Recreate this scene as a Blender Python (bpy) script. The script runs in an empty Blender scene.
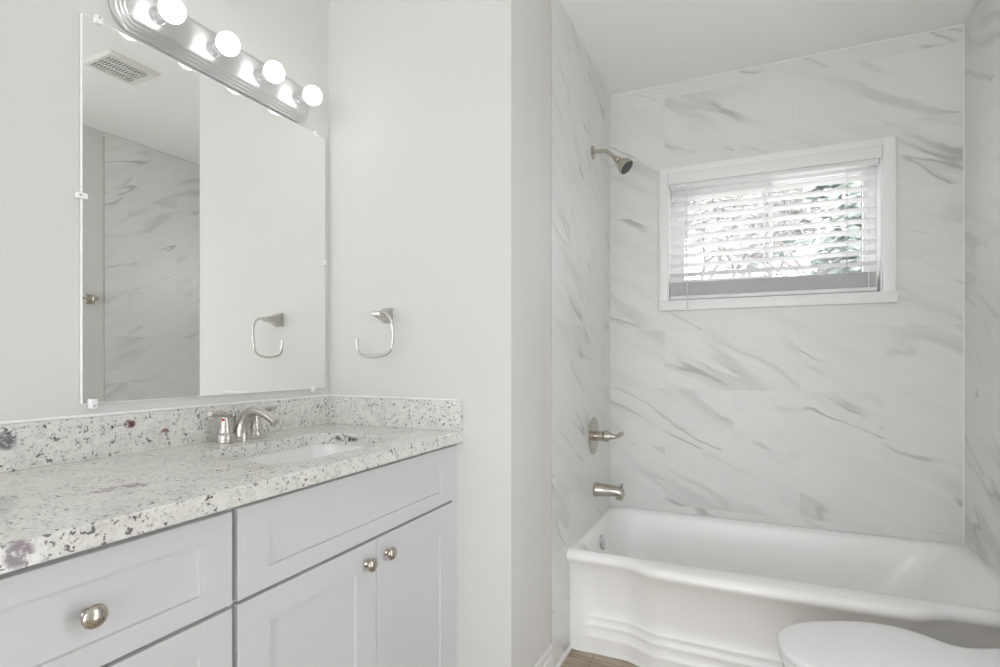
import bpy, bmesh, math, random
from mathutils import Vector, Matrix

scene = bpy.context.scene
COL = scene.collection
random.seed(7)

# ------------------------------------------------------------------ camera
CAM_Z = 1.22
F_PX = 540.94
YAW = math.radians(24.5266)
cam_data = bpy.data.cameras.new('camera')
cam_data.sensor_fit = 'HORIZONTAL'
cam_data.sensor_width = 36.0
cam_data.lens = 36.0 * F_PX / 1000.0
cam_data.shift_y = (360.09 - 333.5) / 1000.0
cam_data.clip_start = 0.01
cam = bpy.data.objects.new('camera', cam_data)
cam.location = (0, 0, CAM_Z)
cam.rotation_euler = (math.radians(90), 0, YAW)
COL.objects.link(cam)
scene.camera = cam

# ------------------------------------------------------------------ world, exposure
WORLD_STRENGTH = 4.0
BULB_STRENGTH = 4.0
scene.view_settings.view_transform = 'Standard'
scene.view_settings.look = 'None'
scene.view_settings.gamma = 1.0
scene.view_settings.use_curve_mapping = False
scene.view_settings.exposure = 0.05
world = bpy.data.worlds.new('overcast_sky')
scene.world = world
world.use_nodes = True
bg = world.node_tree.nodes['Background']
bg.inputs['Color'].default_value = (0.955, 0.98, 1.0, 1)
bg.inputs['Strength'].default_value = WORLD_STRENGTH
scene.cycles.max_bounces = 12
scene.cycles.diffuse_bounces = 10
scene.cycles.glossy_bounces = 6
scene.cycles.transparent_max_bounces = 12
scene.cycles.sample_clamp_indirect = 6.0

# ------------------------------------------------------------------ room numbers (metres, camera above the origin)
XV = -1.442      # vanity wall
XE = -0.688      # end face of the partition
XP = -0.683      # tiled plumbing wall
XR = 0.858       # right wall
YP = 1.5946      # partition face
YT = 1.972       # tile starts on plumbing wall
YTR = 2.058      # tile starts on right wall
YB = 2.95        # window wall
YF = -1.9        # wall behind the camera
ZC = 2.668       # ceiling


# ------------------------------------------------------------------ material helpers
def new_mat(name):
    m = bpy.data.materials.new(name)
    m.use_nodes = True
    nt = m.node_tree
    return m, nt, nt.nodes['Principled BSDF']


def simple(name, col, rough=0.5, metal=0.0, spec=0.5, coat=0.0):
    m, nt, b = new_mat(name)
    b.inputs['Base Color'].default_value = (*col, 1)
    b.inputs['Roughness'].default_value = rough
    b.inputs['Metallic'].default_value = metal
    b.inputs['Specular IOR Level'].default_value = spec
    b.inputs['Coat Weight'].default_value = coat
    return m


class NT:
    """tiny node-tree writer"""
    def __init__(self, nt):
        self.nt = nt

    def node(self, kind, **kw):
        n = self.nt.nodes.new(kind)
        for k, v in kw.items():
            setattr(n, k, v)
        return n

    def put(self, sock, v):
        if hasattr(v, 'is_output') or isinstance(v, bpy.types.NodeSocket):
            self.nt.links.new(v, sock)
        else:
            sock.default_value = v

    def math(self, op, a, b=0.0, c=0.0, clamp=False):
        n = self.node('ShaderNodeMath', operation=op, use_clamp=clamp)
        self.put(n.inputs[0], a); self.put(n.inputs[1], b); self.put(n.inputs[2], c)
        return n.outputs[0]

    def combine(self, x, y, z):
        n = self.node('ShaderNodeCombineXYZ')
        self.put(n.inputs[0], x); self.put(n.inputs[1], y); self.put(n.inputs[2], z)
        return n.outputs[0]

    def noise(self, vec, scale, detail=2.0, rough=0.5, dist=0.0):
        n = self.node('ShaderNodeTexNoise')
        self.nt.links.new(vec, n.inputs['Vector'])
        n.inputs['Scale'].default_value = scale
        n.inputs['Detail'].default_value = detail
        n.inputs['Roughness'].default_value = rough
        n.inputs['Distortion'].default_value = dist
        return n.outputs['Fac']

    def smooth(self, v, a, b, lo=0.0, hi=1.0):
        n = self.node('ShaderNodeMapRange', interpolation_type='SMOOTHSTEP')
        self.put(n.inputs['Value'], v)
        n.inputs['From Min'].default_value = a; n.inputs['From Max'].default_value = b
        n.inputs['To Min'].default_value = lo; n.inputs['To Max'].default_value = hi
        return n.outputs[0]

    def mix(self, fac, a, b):
        n = self.node('ShaderNodeMix', data_type='RGBA')
        self.put(n.inputs['Factor'], fac)
        for s, v in ((n.inputs['A'], a), (n.inputs['B'], b)):
            s2 = [i for i in n.inputs if i.name == s.name and i.type == 'RGBA'][0]
            self.put(s2, v)
        return [o for o in n.outputs if o.type == 'RGBA'][0]

    def position(self):
        g = self.node('ShaderNodeNewGeometry')
        s = self.node('ShaderNodeSeparateXYZ')
        self.nt.links.new(g.outputs['Position'], s.inputs[0])
        return g.outputs['Position'], s.outputs[0], s.outputs[1], s.outputs[2]


def tile_material(name, axis, sign, u0, seed):
    """large marble-look porcelain tiles, 0.623 x 0.305 m in half bond"""
    m, nt, b = new_mat(name)
    w = NT(nt)
    P, x, y, z = w.position()
    u = w.math('MULTIPLY', {'x': x, 'y': y}[axis], sign)
    TW, TH = 0.623, 0.305
    row = w.math('FLOOR', w.math('DIVIDE', w.math('SUBTRACT', z, 0.155), TH))
    par = w.math('MODULO', w.math('ADD', row, 10.0), 2.0)
    un = w.math('DIVIDE', w.math('SUBTRACT', w.math('SUBTRACT', u, u0), w.math('MULTIPLY', par, -TW * 0.536)), TW)
    colm = w.math('FLOOR', un)
    fu = w.math('MULTIPLY', w.math('FRACT', un), TW)
    fv = w.math('MULTIPLY', w.math('FRACT', w.math('DIVIDE', w.math('SUBTRACT', z, 0.155), TH)), TH)
    du = w.math('MINIMUM', fu, w.math('SUBTRACT', TW, fu))
    dv = w.math('MINIMUM', fv, w.math('SUBTRACT', TH, fv))
    grout = w.smooth(w.math('MINIMUM', du, dv), 0.0004, 0.0016, 1.0, 0.0)
    wn = w.node('ShaderNodeTexWhiteNoise', noise_dimensions='3D')
    nt.links.new(w.combine(row, colm, float(seed)), wn.inputs['Vector'])
    sep = w.node('ShaderNodeSeparateColor')
    nt.links.new(wn.outputs['Color'], sep.inputs[0])
    uu = w.math('ADD', u, w.math('MULTIPLY', sep.outputs[0], 7.0))
    vv = w.math('ADD', z, w.math('MULTIPLY', sep.outputs[1], 7.0))
    off = w.math('MULTIPLY', sep.outputs[2], 9.0)
    a = math.radians(29)
    s = w.math('SUBTRACT', w.math('MULTIPLY', uu, math.cos(a)), w.math('MULTIPLY', vv, math.sin(a)))
    t = w.math('ADD', w.math('MULTIPLY', uu, math.sin(a)), w.math('MULTIPLY', vv, math.cos(a)))
    wob = w.noise(w.combine(w.math('MULTIPLY', s, 3.0), w.math('MULTIPLY', t, 5.0), off), 1.0, 3.0, 0.55)
    t2 = w.math('ADD', t, w.math('MULTIPLY', w.math('SUBTRACT', wob, 0.5), 0.10))
    base = w.combine(w.math('MULTIPLY', s, 0.9), w.math('MULTIPLY', t2, 7.0), off)
    n1 = w.noise(base, 1.0, 1.5, 0.5)
    line = w.smooth(w.math('ABSOLUTE', w.math('SUBTRACT', n1, 0.5)), 0.0, 0.022, 1.0, 0.0)
    soft = w.smooth(w.math('ABSOLUTE', w.math('SUBTRACT', n1, 0.47)), 0.0, 0.075, 1.0, 0.0)
    gate = w.smooth(w.noise(w.combine(w.math('MULTIPLY', s, 2.3), w.math('MULTIPLY', t2, 5.0), w.math('ADD', off, 4.0)), 1.0, 2.0), 0.50, 0.66)
    gate2 = w.smooth(w.noise(w.combine(w.math('MULTIPLY', s, 1.6), w.math('MULTIPLY', t2, 3.0), w.math('ADD', off, 8.0)), 1.0, 2.0), 0.44, 0.66)
    cloud = w.noise(w.combine(w.math('MULTIPLY', s, 2.0), w.math('MULTIPLY', t2, 9.0), off), 1.0, 4.0, 0.6)
    c = w.mix(w.smooth(cloud, 0.40, 0.75), (0.755, 0.758, 0.742, 1), (0.710, 0.713, 0.697, 1))
    c = w.mix(w.math('MULTIPLY', w.math('MULTIPLY', soft, gate2), 0.54), c, (0.52, 0.52, 0.505, 1))
    c = w.mix(w.math('MULTIPLY', w.math('MULTIPLY', line, gate), 0.70), c, (0.36, 0.36, 0.345, 1))
    c = w.mix(w.math('MULTIPLY', grout, 0.30), c, (0.60, 0.60, 0.58, 1))
    nt.links.new(c, b.inputs['Base Color'])
    b.inputs['Roughness'].default_value = 0.28
    b.inputs['Specular IOR Level'].default_value = 0.35
    return m


def granite_material():
    m, nt, b = new_mat('speckled_granite')
    w = NT(nt)
    P, x, y, z = w.position()
    v = w.node('ShaderNodeTexVoronoi')
    nt.links.new(P, v.inputs['Vector']); v.inputs['Scale'].default_value = 210
    sv = w.node('ShaderNodeSeparateColor'); nt.links.new(v.outputs['Color'], sv.inputs[0])
    cl = w.noise(P, 30, 4, 0.6)
    c = w.mix(w.smooth(cl, 0.36, 0.66), (0.76, 0.757, 0.725, 1), (0.66, 0.655, 0.625, 1))
    c = w.mix(w.smooth(sv.outputs[0], 0.55, 1.0, 0.0, 0.35), c, (0.86, 0.855, 0.83, 1))
    c = w.mix(w.smooth(sv.outputs[1], 0.72, 1.0, 0.0, 0.40), c, (0.45, 0.44, 0.42, 1))
    # dark mineral specks
    n2 = w.noise(P, 120, 3, 0.55, 0.4)
    g2 = w.smooth(w.noise(P, 26, 2, 0.5), 0.36, 0.60)
    spk = w.math('MULTIPLY', w.smooth(n2, 0.58, 0.63), g2)
    c = w.mix(w.math('MULTIPLY', spk, 0.9), c, (0.085, 0.08, 0.08, 1))
    n3 = w.noise(P, 64, 3, 0.6, 0.5)
    spk3 = w.smooth(n3, 0.655, 0.70)
    c = w.mix(w.math('MULTIPLY', spk3, 0.9), c, (0.095, 0.062, 0.066, 1))
    # burgundy garnets
    n4 = w.noise(w.combine(w.math('ADD', x, 5.0), y, z), 36, 4, 0.65, 0.3)
    c = w.mix(w.smooth(n4, 0.67, 0.74, 0.0, 0.85), c, (0.16, 0.06, 0.07, 1))
    # stains with a place of their own: (x, y, z, radius x, radius y, strength)
    fine = w.noise(P, 70, 4, 0.65)
    for (cx, cy, cz, rx, ry, rz, k, col) in (
            (-1.062, 0.612, 0.983, 0.026, 0.052, 0.03, 0.70, (0.33, 0.27, 0.28, 1)),
            (-1.052, 0.648, 0.983, 0.024, 0.022, 0.03, 0.85, (0.25, 0.18, 0.19, 1)),
            (-0.863, 0.381, 0.967, 0.03, 0.020, 0.022, 1.0, (0.11, 0.06, 0.08, 1)),
            (-1.173, 1.375, 0.968, 0.060, 0.03, 0.012, 1.0, (0.10, 0.10, 0.11, 1)),
            (-0.995, 1.312, 0.983, 0.040, 0.035, 0.02, 0.9, (0.24, 0.17, 0.21, 1)),
            (-1.422, 0.857, 1.058, 0.03, 0.017, 0.014, 1.0, (0.13, 0.045, 0.055, 1)),
            (-1.422, 0.948, 1.030, 0.03, 0.013, 0.008, 0.9, (0.20, 0.08, 0.09, 1)),
            (-1.422, 0.606, 1.050, 0.03, 0.020, 0.024, 0.9, (0.12, 0.11, 0.13, 1))):
        dx = w.math('DIVIDE', w.math('SUBTRACT', x, cx), rx)
        dy = w.math('DIVIDE', w.math('SUBTRACT', y, cy), ry)
        dz = w.math('DIVIDE', w.math('SUBTRACT', z, cz), rz)
        d = w.math('ADD', w.math('ADD', w.math('MULTIPLY', dx, dx), w.math('MULTIPLY', dy, dy)), w.math('MULTIPLY', dz, dz))
        msk = w.math('MULTIPLY', w.smooth(d, 0.25, 1.1, 1.0, 0.0), w.smooth(fine, 0.38, 0.54))
        c = w.mix(w.math('MULTIPLY', msk, k), c, col)
    # thin dark vein running from the backsplash to the sink cut-out
    yc = w.math('ADD', 0.861, w.math('ADD', w.smooth(x, -1.34, -1.26, 0.0, 0.045), w.math('MULTIPLY', w.math('SUBTRACT', w.noise(P, 30, 2), 0.5), 0.012)))
    dl = w.math('ABSOLUTE', w.math('SUBTRACT', y, yc))
    vein = w.math('MULTIPLY', w.smooth(dl, 0.0012, 0.0042, 1.0, 0.0), w.smooth(w.math('ABSOLUTE', w.math('ADD', x, 1.337)), 0.055, 0.072, 1.0, 0.0))
    vein = w.math('MULTIPLY', vein, w.smooth(w.math('ABSOLUTE', w.math('SUBTRACT', z, 0.983)), 0.002, 0.004, 1.0, 0.0))
    c = w.mix(w.math('MULTIPLY', vein, 0.8), c, (0.14, 0.13, 0.13, 1))
    nt.links.new(c, b.inputs['Base Color'])
    b.inputs['Roughness'].default_value = 0.13
    b.inputs['Specular IOR Level'].default_value = 0.8
    return m


def paint_material(name, col, rough=0.55):
    m, nt, b = new_mat(name)
    w = NT(nt)
    P, x, y, z = w.position()
    n = w.noise(P, 220, 2)
    bump = w.node('ShaderNodeBump')
    bump.inputs['Strength'].default_value = 0.04
    bump.inputs['Distance'].default_value = 0.002
    nt.links.new(n, bump.inputs['Height'])
    nt.links.new(bump.outputs[0], b.inputs['Normal'])
    b.inputs['Base Color'].default_value = (*col, 1)
    b.inputs['Roughness'].default_value = rough
    b.inputs['Specular IOR Level'].default_value = 0.3
    return m


def floor_material():
    m, nt, b = new_mat('wood_look_plank')
    w = NT(nt)
    P, x, y, z = w.position()
    pw, pl = 0.15, 1.2
    row = w.math('FLOOR', w.math('DIVIDE', y, pw))
    wn = w.node('ShaderNodeTexWhiteNoise', noise_dimensions='1D')
    nt.links.new(row, wn.inputs['W'])
    xs = w.math('ADD', x, w.math('MULTIPLY', wn.outputs['Value'], pl))
    g = w.noise(w.combine(w.math('MULTIPLY', xs, 6.0), w.math('MULTIPLY', y, 60.0), row), 1.0, 5, 0.6, 0.6)
    g2 = w.noise(w.combine(w.math('MULTIPLY', xs, 3.0), w.math('MULTIPLY', y, 18.0), row), 1.0, 3, 0.6, 0.4)
    c = w.mix(w.smooth(g, 0.35, 0.68), (0.30, 0.235, 0.175, 1), (0.50, 0.42, 0.335, 1))
    c = w.mix(w.smooth(g2, 0.50, 0.72, 0.0, 0.5), c, (0.17, 0.125, 0.095, 1))
    fy = w.math('MULTIPLY', w.math('FRACT', w.math('DIVIDE', y, pw)), pw)
    fx = w.math('MULTIPLY', w.math('FRACT', w.math('DIVIDE', xs, pl)), pl)
    dm = w.math('MINIMUM', w.math('MINIMUM', fy, w.math('SUBTRACT', pw, fy)), w.math('MINIMUM', fx, w.math('SUBTRACT', pl, fx)))
    c = w.mix(w.smooth(dm, 0.0005, 0.002, 0.7, 0.0), c, (0.08, 0.06, 0.05, 1))
    nt.links.new(c, b.inputs['Base Color'])
    b.inputs['Roughness'].default_value = 0.5
    return m


def nickel_material(name, col, rough):
    m, nt, b = new_mat(name)
    w = NT(nt)
    P, x, y, z = w.position()
    n = w.noise(w.combine(w.math('MULTIPLY', x, 900.0), w.math('MULTIPLY', y, 900.0), w.math('MULTIPLY', z, 60.0)), 1.0, 2)
    nt.links.new(w.smooth(n, 0.3, 0.7, rough * 0.85, rough * 1.2), b.inputs['Roughness'])
    b.inputs['Base Color'].default_value = (*col, 1)
    b.inputs['Metallic'].default_value = 1.0
    return m


M = {}
M['wall'] = paint_material('warm_white_wall_paint', (0.68, 0.675, 0.66))
M['ceiling'] = paint_material('white_ceiling_paint', (0.90, 0.903, 0.893), 0.7)
M['trim'] = simple('white_trim_paint', (0.86, 0.86, 0.855), 0.35)
M['pvc'] = simple('white_vinyl', (0.86, 0.86, 0.855), 0.35)
M['slat'] = simple('white_faux_wood_slat', (0.84, 0.84, 0.835), 0.4)
M['cord'] = simple('white_cord', (0.80, 0.80, 0.79), 0.6)
M['cabinet'] = simple('white_cabinet_paint', (0.625, 0.63, 0.638), 0.35, spec=0.4)
M['gap'] = simple('cabinet_shadow_line', (0.42, 0.42, 0.42), 0.6)
M['granite'] = granite_material()
M['porcelain'] = simple('white_porcelain', (0.83, 0.83, 0.825), 0.10, spec=0.5)
M['tub'] = simple('white_tub_enamel', (0.90, 0.90, 0.892), 0.24, spec=0.5)
M['lid'] = simple('white_toilet_plastic', (0.83, 0.83, 0.84), 0.2)
M['nickel'] = nickel_material('brushed_nickel', (0.53, 0.495, 0.44), 0.25)
M['nickel_light'] = nickel_material('satin_nickel', (0.56, 0.54, 0.51), 0.28)
M['plate'] = nickel_material('brushed_nickel_plate', (0.74, 0.74, 0.74), 0.36)
_b = M['plate'].node_tree.nodes['Principled BSDF']
_t = M['plate'].node_tree.nodes.new('ShaderNodeCombineXYZ')
_t.inputs[2].default_value = 1.0
M['plate'].node_tree.links.new(_t.outputs[0], _b.inputs['Tangent'])
_b.inputs['Anisotropic'].default_value = 0.85
M['chrome'] = simple('chrome', (0.62, 0.62, 0.62), 0.12, 1.0)
M['rubber'] = simple('dark_rubber', (0.03, 0.03, 0.035), 0.5)
M['red'] = simple('red_marker', (0.55, 0.02, 0.02), 0.4)
M['caulk'] = simple('white_caulk', (0.82, 0.82, 0.81), 0.4)
M['edge'] = simple('tile_edge_trim', (0.55, 0.53, 0.49), 0.4)
M['floor'] = floor_material()
M['mirror'] = simple('mirror_silver', (0.965, 0.967, 0.955), 0.0, 1.0)
M['glass_edge'] = simple('polished_glass_edge', (0.86, 0.88, 0.87), 0.15)
M['clip'] = simple('clear_plastic_clip', (0.86, 0.86, 0.86), 0.15)
M['screw'] = simple('zinc_screw', (0.45, 0.45, 0.45), 0.3, 1.0)
M['vent'] = simple('white_vent_plastic', (0.78, 0.775, 0.75), 0.45)
M['duct'] = simple('dark_duct', (0.10, 0.10, 0.09), 0.7)
M['bark'] = simple('grey_bark', (0.24, 0.225, 0.22), 0.9)
M['bark_red'] = simple('pinkish_bark', (0.32, 0.27, 0.265), 0.9)
M['leaf'] = simple('pale_green_leaf', (0.43, 0.48, 0.455), 0.8)
M['leaf_grey'] = simple('grey_pink_leaf', (0.45, 0.43, 0.43), 0.8)
M['tile_back'] = tile_material('marble_tile_window_wall', 'x', 1.0, -0.058, 5)
M['tile_left'] = tile_material('marble_tile_plumbing_wall', 'y', 1.0, 0.06, 11)
M['tile_right'] = tile_material('marble_tile_right_wall', 'y', -1.0, -0.33, 23)

m, nt, b = new_mat('glowing_bulb')
b.inputs['Base Color'].default_value = (0.95, 0.95, 0.95, 1)
b.inputs['Emission Color'].default_value = (1.0, 0.995, 0.985, 1)
b.inputs['Emission Strength'].default_value = BULB_STRENGTH
M['bulb'] = m

m = bpy.data.materials.new('window_glass'); m.use_nodes = True
nt = m.node_tree; nt.nodes.clear()
o_ = nt.nodes.new('ShaderNodeOutputMaterial'); mx = nt.nodes.new('ShaderNodeMixShader')
tr = nt.nodes.new('ShaderNodeBsdfTransparent'); gl = nt.nodes.new('ShaderNodeBsdfGlossy')
gl.inputs['Roughness'].default_value = 0.02
mx.inputs[0].default_value = 0.06
nt.links.new(tr.outputs[0], mx.inputs[1]); nt.links.new(gl.outputs[0], mx.inputs[2]); nt.links.new(mx.outputs[0], o_.inputs[0])
M['glass'] = m


# ------------------------------------------------------------------ mesh helpers (all in world coordinates)
def world_loc(o):
    v = Vector(o.location)
    while o.parent:
        o = o.parent
        v += Vector(o.location)
    return v


def obj(name, bm, mat, parent=None, sharp=35, smooth=True, label=None):
    """link a bmesh (world coordinates) as ONE mesh object"""
    bmesh.ops.remove_doubles(bm, verts=bm.verts, dist=1e-6)
    bmesh.ops.recalc_face_normals(bm, faces=bm.faces)
    if parent is not None:
        org = world_loc(parent)
    else:
        xs = [v.co.x for v in bm.verts]; ys = [v.co.y for v in bm.verts]; zs = [v.co.z for v in bm.verts]
        org = Vector(((min(xs) + max(xs)) / 2, (min(ys) + max(ys)) / 2, min(zs)))
    bmesh.ops.translate(bm, verts=bm.verts, vec=-org)
    for f in bm.faces:
        f.smooth = smooth
    me = bpy.data.meshes.new(name)
    bm.to_mesh(me); bm.free()
    if smooth:
        me.set_sharp_from_angle(angle=math.radians(sharp))
    me.materials.append(mat)
    o = bpy.data.objects.new(name, me)
    COL.objects.link(o)
    if parent is not None:
        o.parent = parent
    else:
        o.location = org
    if label:
        o['label'] = label
    return o


def thing(name, label, cat, loc, group=None):
    o = bpy.data.objects.new(name, None)
    o.empty_display_size = 0.05
    o.location = loc
    COL.objects.link(o)
    o['label'] = label; o['category'] = cat
    if group:
        o['group'] = group
    return o


def tag(o, label, cat, group=None):
    o['label'] = label; o['category'] = cat
    if group:
        o['group'] = group
    return o


def struct(name, bm, mat, parent=None, **kw):
    o = obj(name, bm, mat, parent, **kw)
    if parent is None:
        o['kind'] = 'structure'
    return o


def box(bm, x0, x1, y0, y1, z0, z1, bev=0.0, seg=2):
    vs = [bm.verts.new((x, y, z)) for x in (x0, x1) for y in (y0, y1) for z in (z0, z1)]
    fs = [(0, 1, 3, 2), (4, 6, 7, 5), (0, 4, 5, 1), (2, 3, 7, 6), (0, 2, 6, 4), (1, 5, 7, 3)]
    faces = [bm.faces.new([vs[i] for i in f]) for f in fs]
    if bev > 0:
        es = list({e for f in faces for e in f.edges})
        bmesh.ops.bevel(bm, geom=es, offset=bev, segments=seg, profile=0.5, affect='EDGES')
    return bm


def boxm(*a, **k):
    return box(bmesh.new(), *a, **k)


def loft(bm, loops, cap0=True, cap1=True, closed=True):
    rings = [[bm.verts.new(p) for p in lp] for lp in loops]
    n = len(rings[0])
    for a, c in zip(rings, rings[1:]):
        for i in range(n if closed else n - 1):
            j = (i + 1) % n
            try:
                bm.faces.new((a[i], a[j], c[j], c[i]))
            except ValueError:
                pass
    if cap0:
        bm.faces.new(list(reversed(rings[0])))
    if cap1:
        bm.faces.new(rings[-1])
    return bm


def frame_of(axis):
    a = Vector(axis).normalized()
    h = Vector((0, 0, 1)) if abs(a.z) < 0.9 else Vector((1, 0, 0))
    u = a.cross(h).normalized()
    return a, u, a.cross(u).normalized()


def lathe(bm, prof, origin, axis, n=32):
    """prof: (radius, height along axis)"""
    a, u, v = frame_of(axis)
    o = Vector(origin)
    loops = []
    for r, h in prof:
        r = max(r, 1e-5)
        loops.append([o + a * h + (u * math.cos(2 * math.pi * i / n) + v * math.sin(2 * math.pi * i / n)) * r for i in range(n)])
    return loft(bm, loops)


def catmull(pts, sub=6):
    P = [tuple(p) for p in pts]
    P = [P[0]] + P + [P[-1]]
    out = []
    for i in range(1, len(P) - 2):
        for k in range(sub):
            t = k / sub
            out.append(tuple(0.5 * (2 * b + (c - a) * t + (2 * a - 5 * b + 4 * c - d) * t * t + (-a + 3 * b - 3 * c + d) * t ** 3)
                             for a, b, c, d in zip(P[i - 1], P[i], P[i + 1], P[i + 2])))
    out.append(P[-2])
    return out


def tube(bm, pts, r, n=14, sub=6, flat=None, up=None):
    """pts: (x, y, z[, radius]); swept round section with a parallel frame; flat scales the second axis"""
    q = [tuple(p) if len(p) == 4 else (*p, r) for p in pts]
    q = catmull(q, sub) if sub > 1 else q
    C = [Vector(p[:3]) for p in q]
    loops = []
    u = None
    for i, p in enumerate(q):
        d = (C[min(i + 1, len(C) - 1)] - C[max(i - 1, 0)]).normalized()
        if u is None:
            if up is not None:
                u = Vector(up); u = (u - d * u.dot(d)).normalized()
            else:
                _, u, _ = frame_of(d)
        u = (u - d * u.dot(d)).normalized()
        v = d.cross(u)
        f = flat if flat else 1.0
        loops.append([C[i] + u * (math.cos(2 * math.pi * k / n) * p[3]) + v * (math.sin(2 * math.pi * k / n) * p[3] * f) for k in range(n)])
    return loft(bm, loops)


def rrect(x0, x1, y0, y1, r, n=6):
    """rounded rectangle outline, counter-clockwise, 4*(n+1) points"""
    out = []
    for cx, cy, a0 in ((x1 - r, y1 - r, 0), (x0 + r, y1 - r, 90), (x0 + r, y0 + r, 180), (x1 - r, y0 + r, 270)):
        for i in range(n + 1):
            a = math.radians(a0 + 90 * i / n)
            out.append((cx + r * math.cos(a), cy + r * math.sin(a)))
    return out


def ss(v, a, b):
    t = min(1, max(0, (v - a) / (b - a)))
    return t * t * (3 - 2 * t)


# ================================================================== THE SETTING
T = 0.10
struct('floor', boxm(XV - T, XR + T, YF - 0.5, YB + T, -T, 0.0), M['floor'], smooth=False)
struct('ceiling', boxm(XV - T, XR + T, YF - T, YB + T, ZC, ZC + T), M['ceiling'], smooth=False)
struct('wall_left', boxm(XV - T, XV, YF - T, YB + T, 0, ZC), M['wall'], smooth=False)
# right wall with a doorway added out of view to let in fill light
RY0, RY1, RZ = 0.78, 1.26, 2.15
bm = bmesh.new()
box(bm, XR, XR + T, YF - T, RY0, 0, ZC)
box(bm, XR, XR + T, RY1, YB + T, 0, ZC)
box(bm, XR, XR + T, RY0, RY1, RZ, ZC)
struct('wall_right', bm, M['wall'], smooth=False)
bm = bmesh.new()
box(bm, XR - 0.015, XR, RY0 - 0.06, RY0, 0, RZ + 0.06)
box(bm, XR - 0.015, XR, RY1, RY1 + 0.06, 0, RZ + 0.06)
box(bm, XR - 0.015, XR, RY0, RY1, RZ, RZ + 0.06)
struct('trim_8', bm, M['trim'])
struct('wall_partition', boxm(XV, XE, YP, YT, 0, ZC), M['wall'], smooth=False)
struct('wall_plumbing', boxm(XV, XP, YT, YB, 0, ZC), M['tile_left'], smooth=False)
struct('wall_shower', boxm(XR - 0.006, XR, YTR, YB, 0, ZC - 0.004), M['tile_right'], smooth=False)

# window wall with its opening
WX0, WX1, WZ0, WZ1 = -0.377, 0.558, 1.530, 2.190
bm = bmesh.new()
box(bm, XP, WX0, YB, YB + 0.15, 0, ZC)
box(bm, WX1, XR, YB, YB + 0.15, 0, ZC)
box(bm, WX0, WX1, YB, YB + 0.15, 0, WZ0)
box(bm, WX0, WX1, YB, YB + 0.15, WZ1, ZC)
struct('wall_back', bm, M['tile_back'], smooth=False)

# wall behind the camera; its wide doorway is added so sky light enters
DX0, DX1, DZ = -1.10, 0.78, 2.40
bm = bmesh.new()
box(bm, XV, DX0, YF - T, YF, 0, ZC)
box(bm, DX1, XR, YF - T, YF, 0, ZC)
box(bm, DX0, DX1, YF - T, YF, DZ, ZC)
struct('wall_front', bm, M['wall'], smooth=False)
bm = bmesh.new()
box(bm, DX0 - 0.06, DX0, YF, YF + 0.015, 0, DZ + 0.06)
box(bm, DX1, DX1 + 0.06, YF, YF + 0.015, 0, DZ + 0.06)
box(bm, DX0, DX1, YF, YF + 0.015, DZ, DZ + 0.06)
struct('trim_1', bm, M['trim'])


# baseboards
def baseboard(name, x0, x1, y0, y1, h=0.133):
    bm = bmesh.new()
    box(bm, x0, x1, y0, y1, 0, h * 0.72, 0.0015)
    # thinner moulded top
    if x1 - x0 < y1 - y0:
        if x0 < 0:
            box(bm, x0, x0 + (x1 - x0) * 0.6, y0, y1, h * 0.72, h, 0.0025)
        else:
            box(bm, x1 - (x1 - x0) * 0.6, x1, y0, y1, h * 0.72, h, 0.0025)
    else:
        box(bm, x0, x1, y0, y0 + (y1 - y0) * 0.6, h * 0.72, h, 0.0025)
    struct(name, bm, M['trim'])


baseboard('baseboard_partition', XE, XE + 0.014, YP - 0.014, YT - 0.002)
baseboard('baseboard_right', XR - 0.014, XR, RY1 + 0.06, YTR - 0.006)
baseboard('baseboard_left', XV, XV + 0.014, YF, 0.215)
# small quarter-round along the tiled wall and the foot of the tub
struct('trim_2', boxm(XP, XP + 0.012, YT + 0.004, 2.205, 0, 0.022, 0.004), M['caulk'])
# tile edge trims and corner caulk
struct('trim_3', boxm(XE, XP + 0.0015, YT - 0.004, YT, 0.0, ZC - 0.004), M['edge'], smooth=False)
struct('trim_4', boxm(XR - 0.0075, XR, YTR - 0.005, YTR, 0.0, ZC - 0.03), M['edge'], smooth=False)
struct('trim_5', boxm(XR - 0.0105, XR - 0.006, YB - 0.0045, YB, 0.43, ZC), M['caulk'], smooth=False)
struct('trim_6', boxm(XP, XR - 0.006, YB - 0.003, YB, ZC - 0.006, ZC), M['caulk'], smooth=False)

bm = bmesh.new()  # caulk strip, widened in white to paint the sheen on the splash tops
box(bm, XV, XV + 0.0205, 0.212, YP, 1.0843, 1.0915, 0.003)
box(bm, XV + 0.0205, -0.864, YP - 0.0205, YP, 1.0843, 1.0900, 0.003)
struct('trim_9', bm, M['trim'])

# ------------------------------------------------------------------ window
win = bpy.data.objects.new('window_1', None)
win.location = ((WX0 + WX1) / 2, YB, 1.478)
COL.objects.link(win)
win['kind'] = 'structure'
win['label'] = 'small horizontal sliding window with wide white casing in the marble tiled wall'
CX0, CX1, CZ0, CZ1 = -0.4195, 0.606, 1.478, 2.2225
bm = bmesh.new()
yf = YB - 0.018
box(bm, CX0, WX0, yf, YB, CZ0, CZ1, 0.002)
box(bm, WX1, CX1, yf, YB, CZ0, CZ1, 0.002)
box(bm, WX0 - 0.0005, WX1 + 0.0005, yf, YB, WZ1, CZ1, 0.002)
struct('window_casing', bm, M['pvc'], win)
struct('window_sill', boxm(CX0 + 0.002, CX1 + 0.006, YB - 0.026, YB + 0.06, CZ0, WZ0, 0.003), M['pvc'], win)
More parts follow.
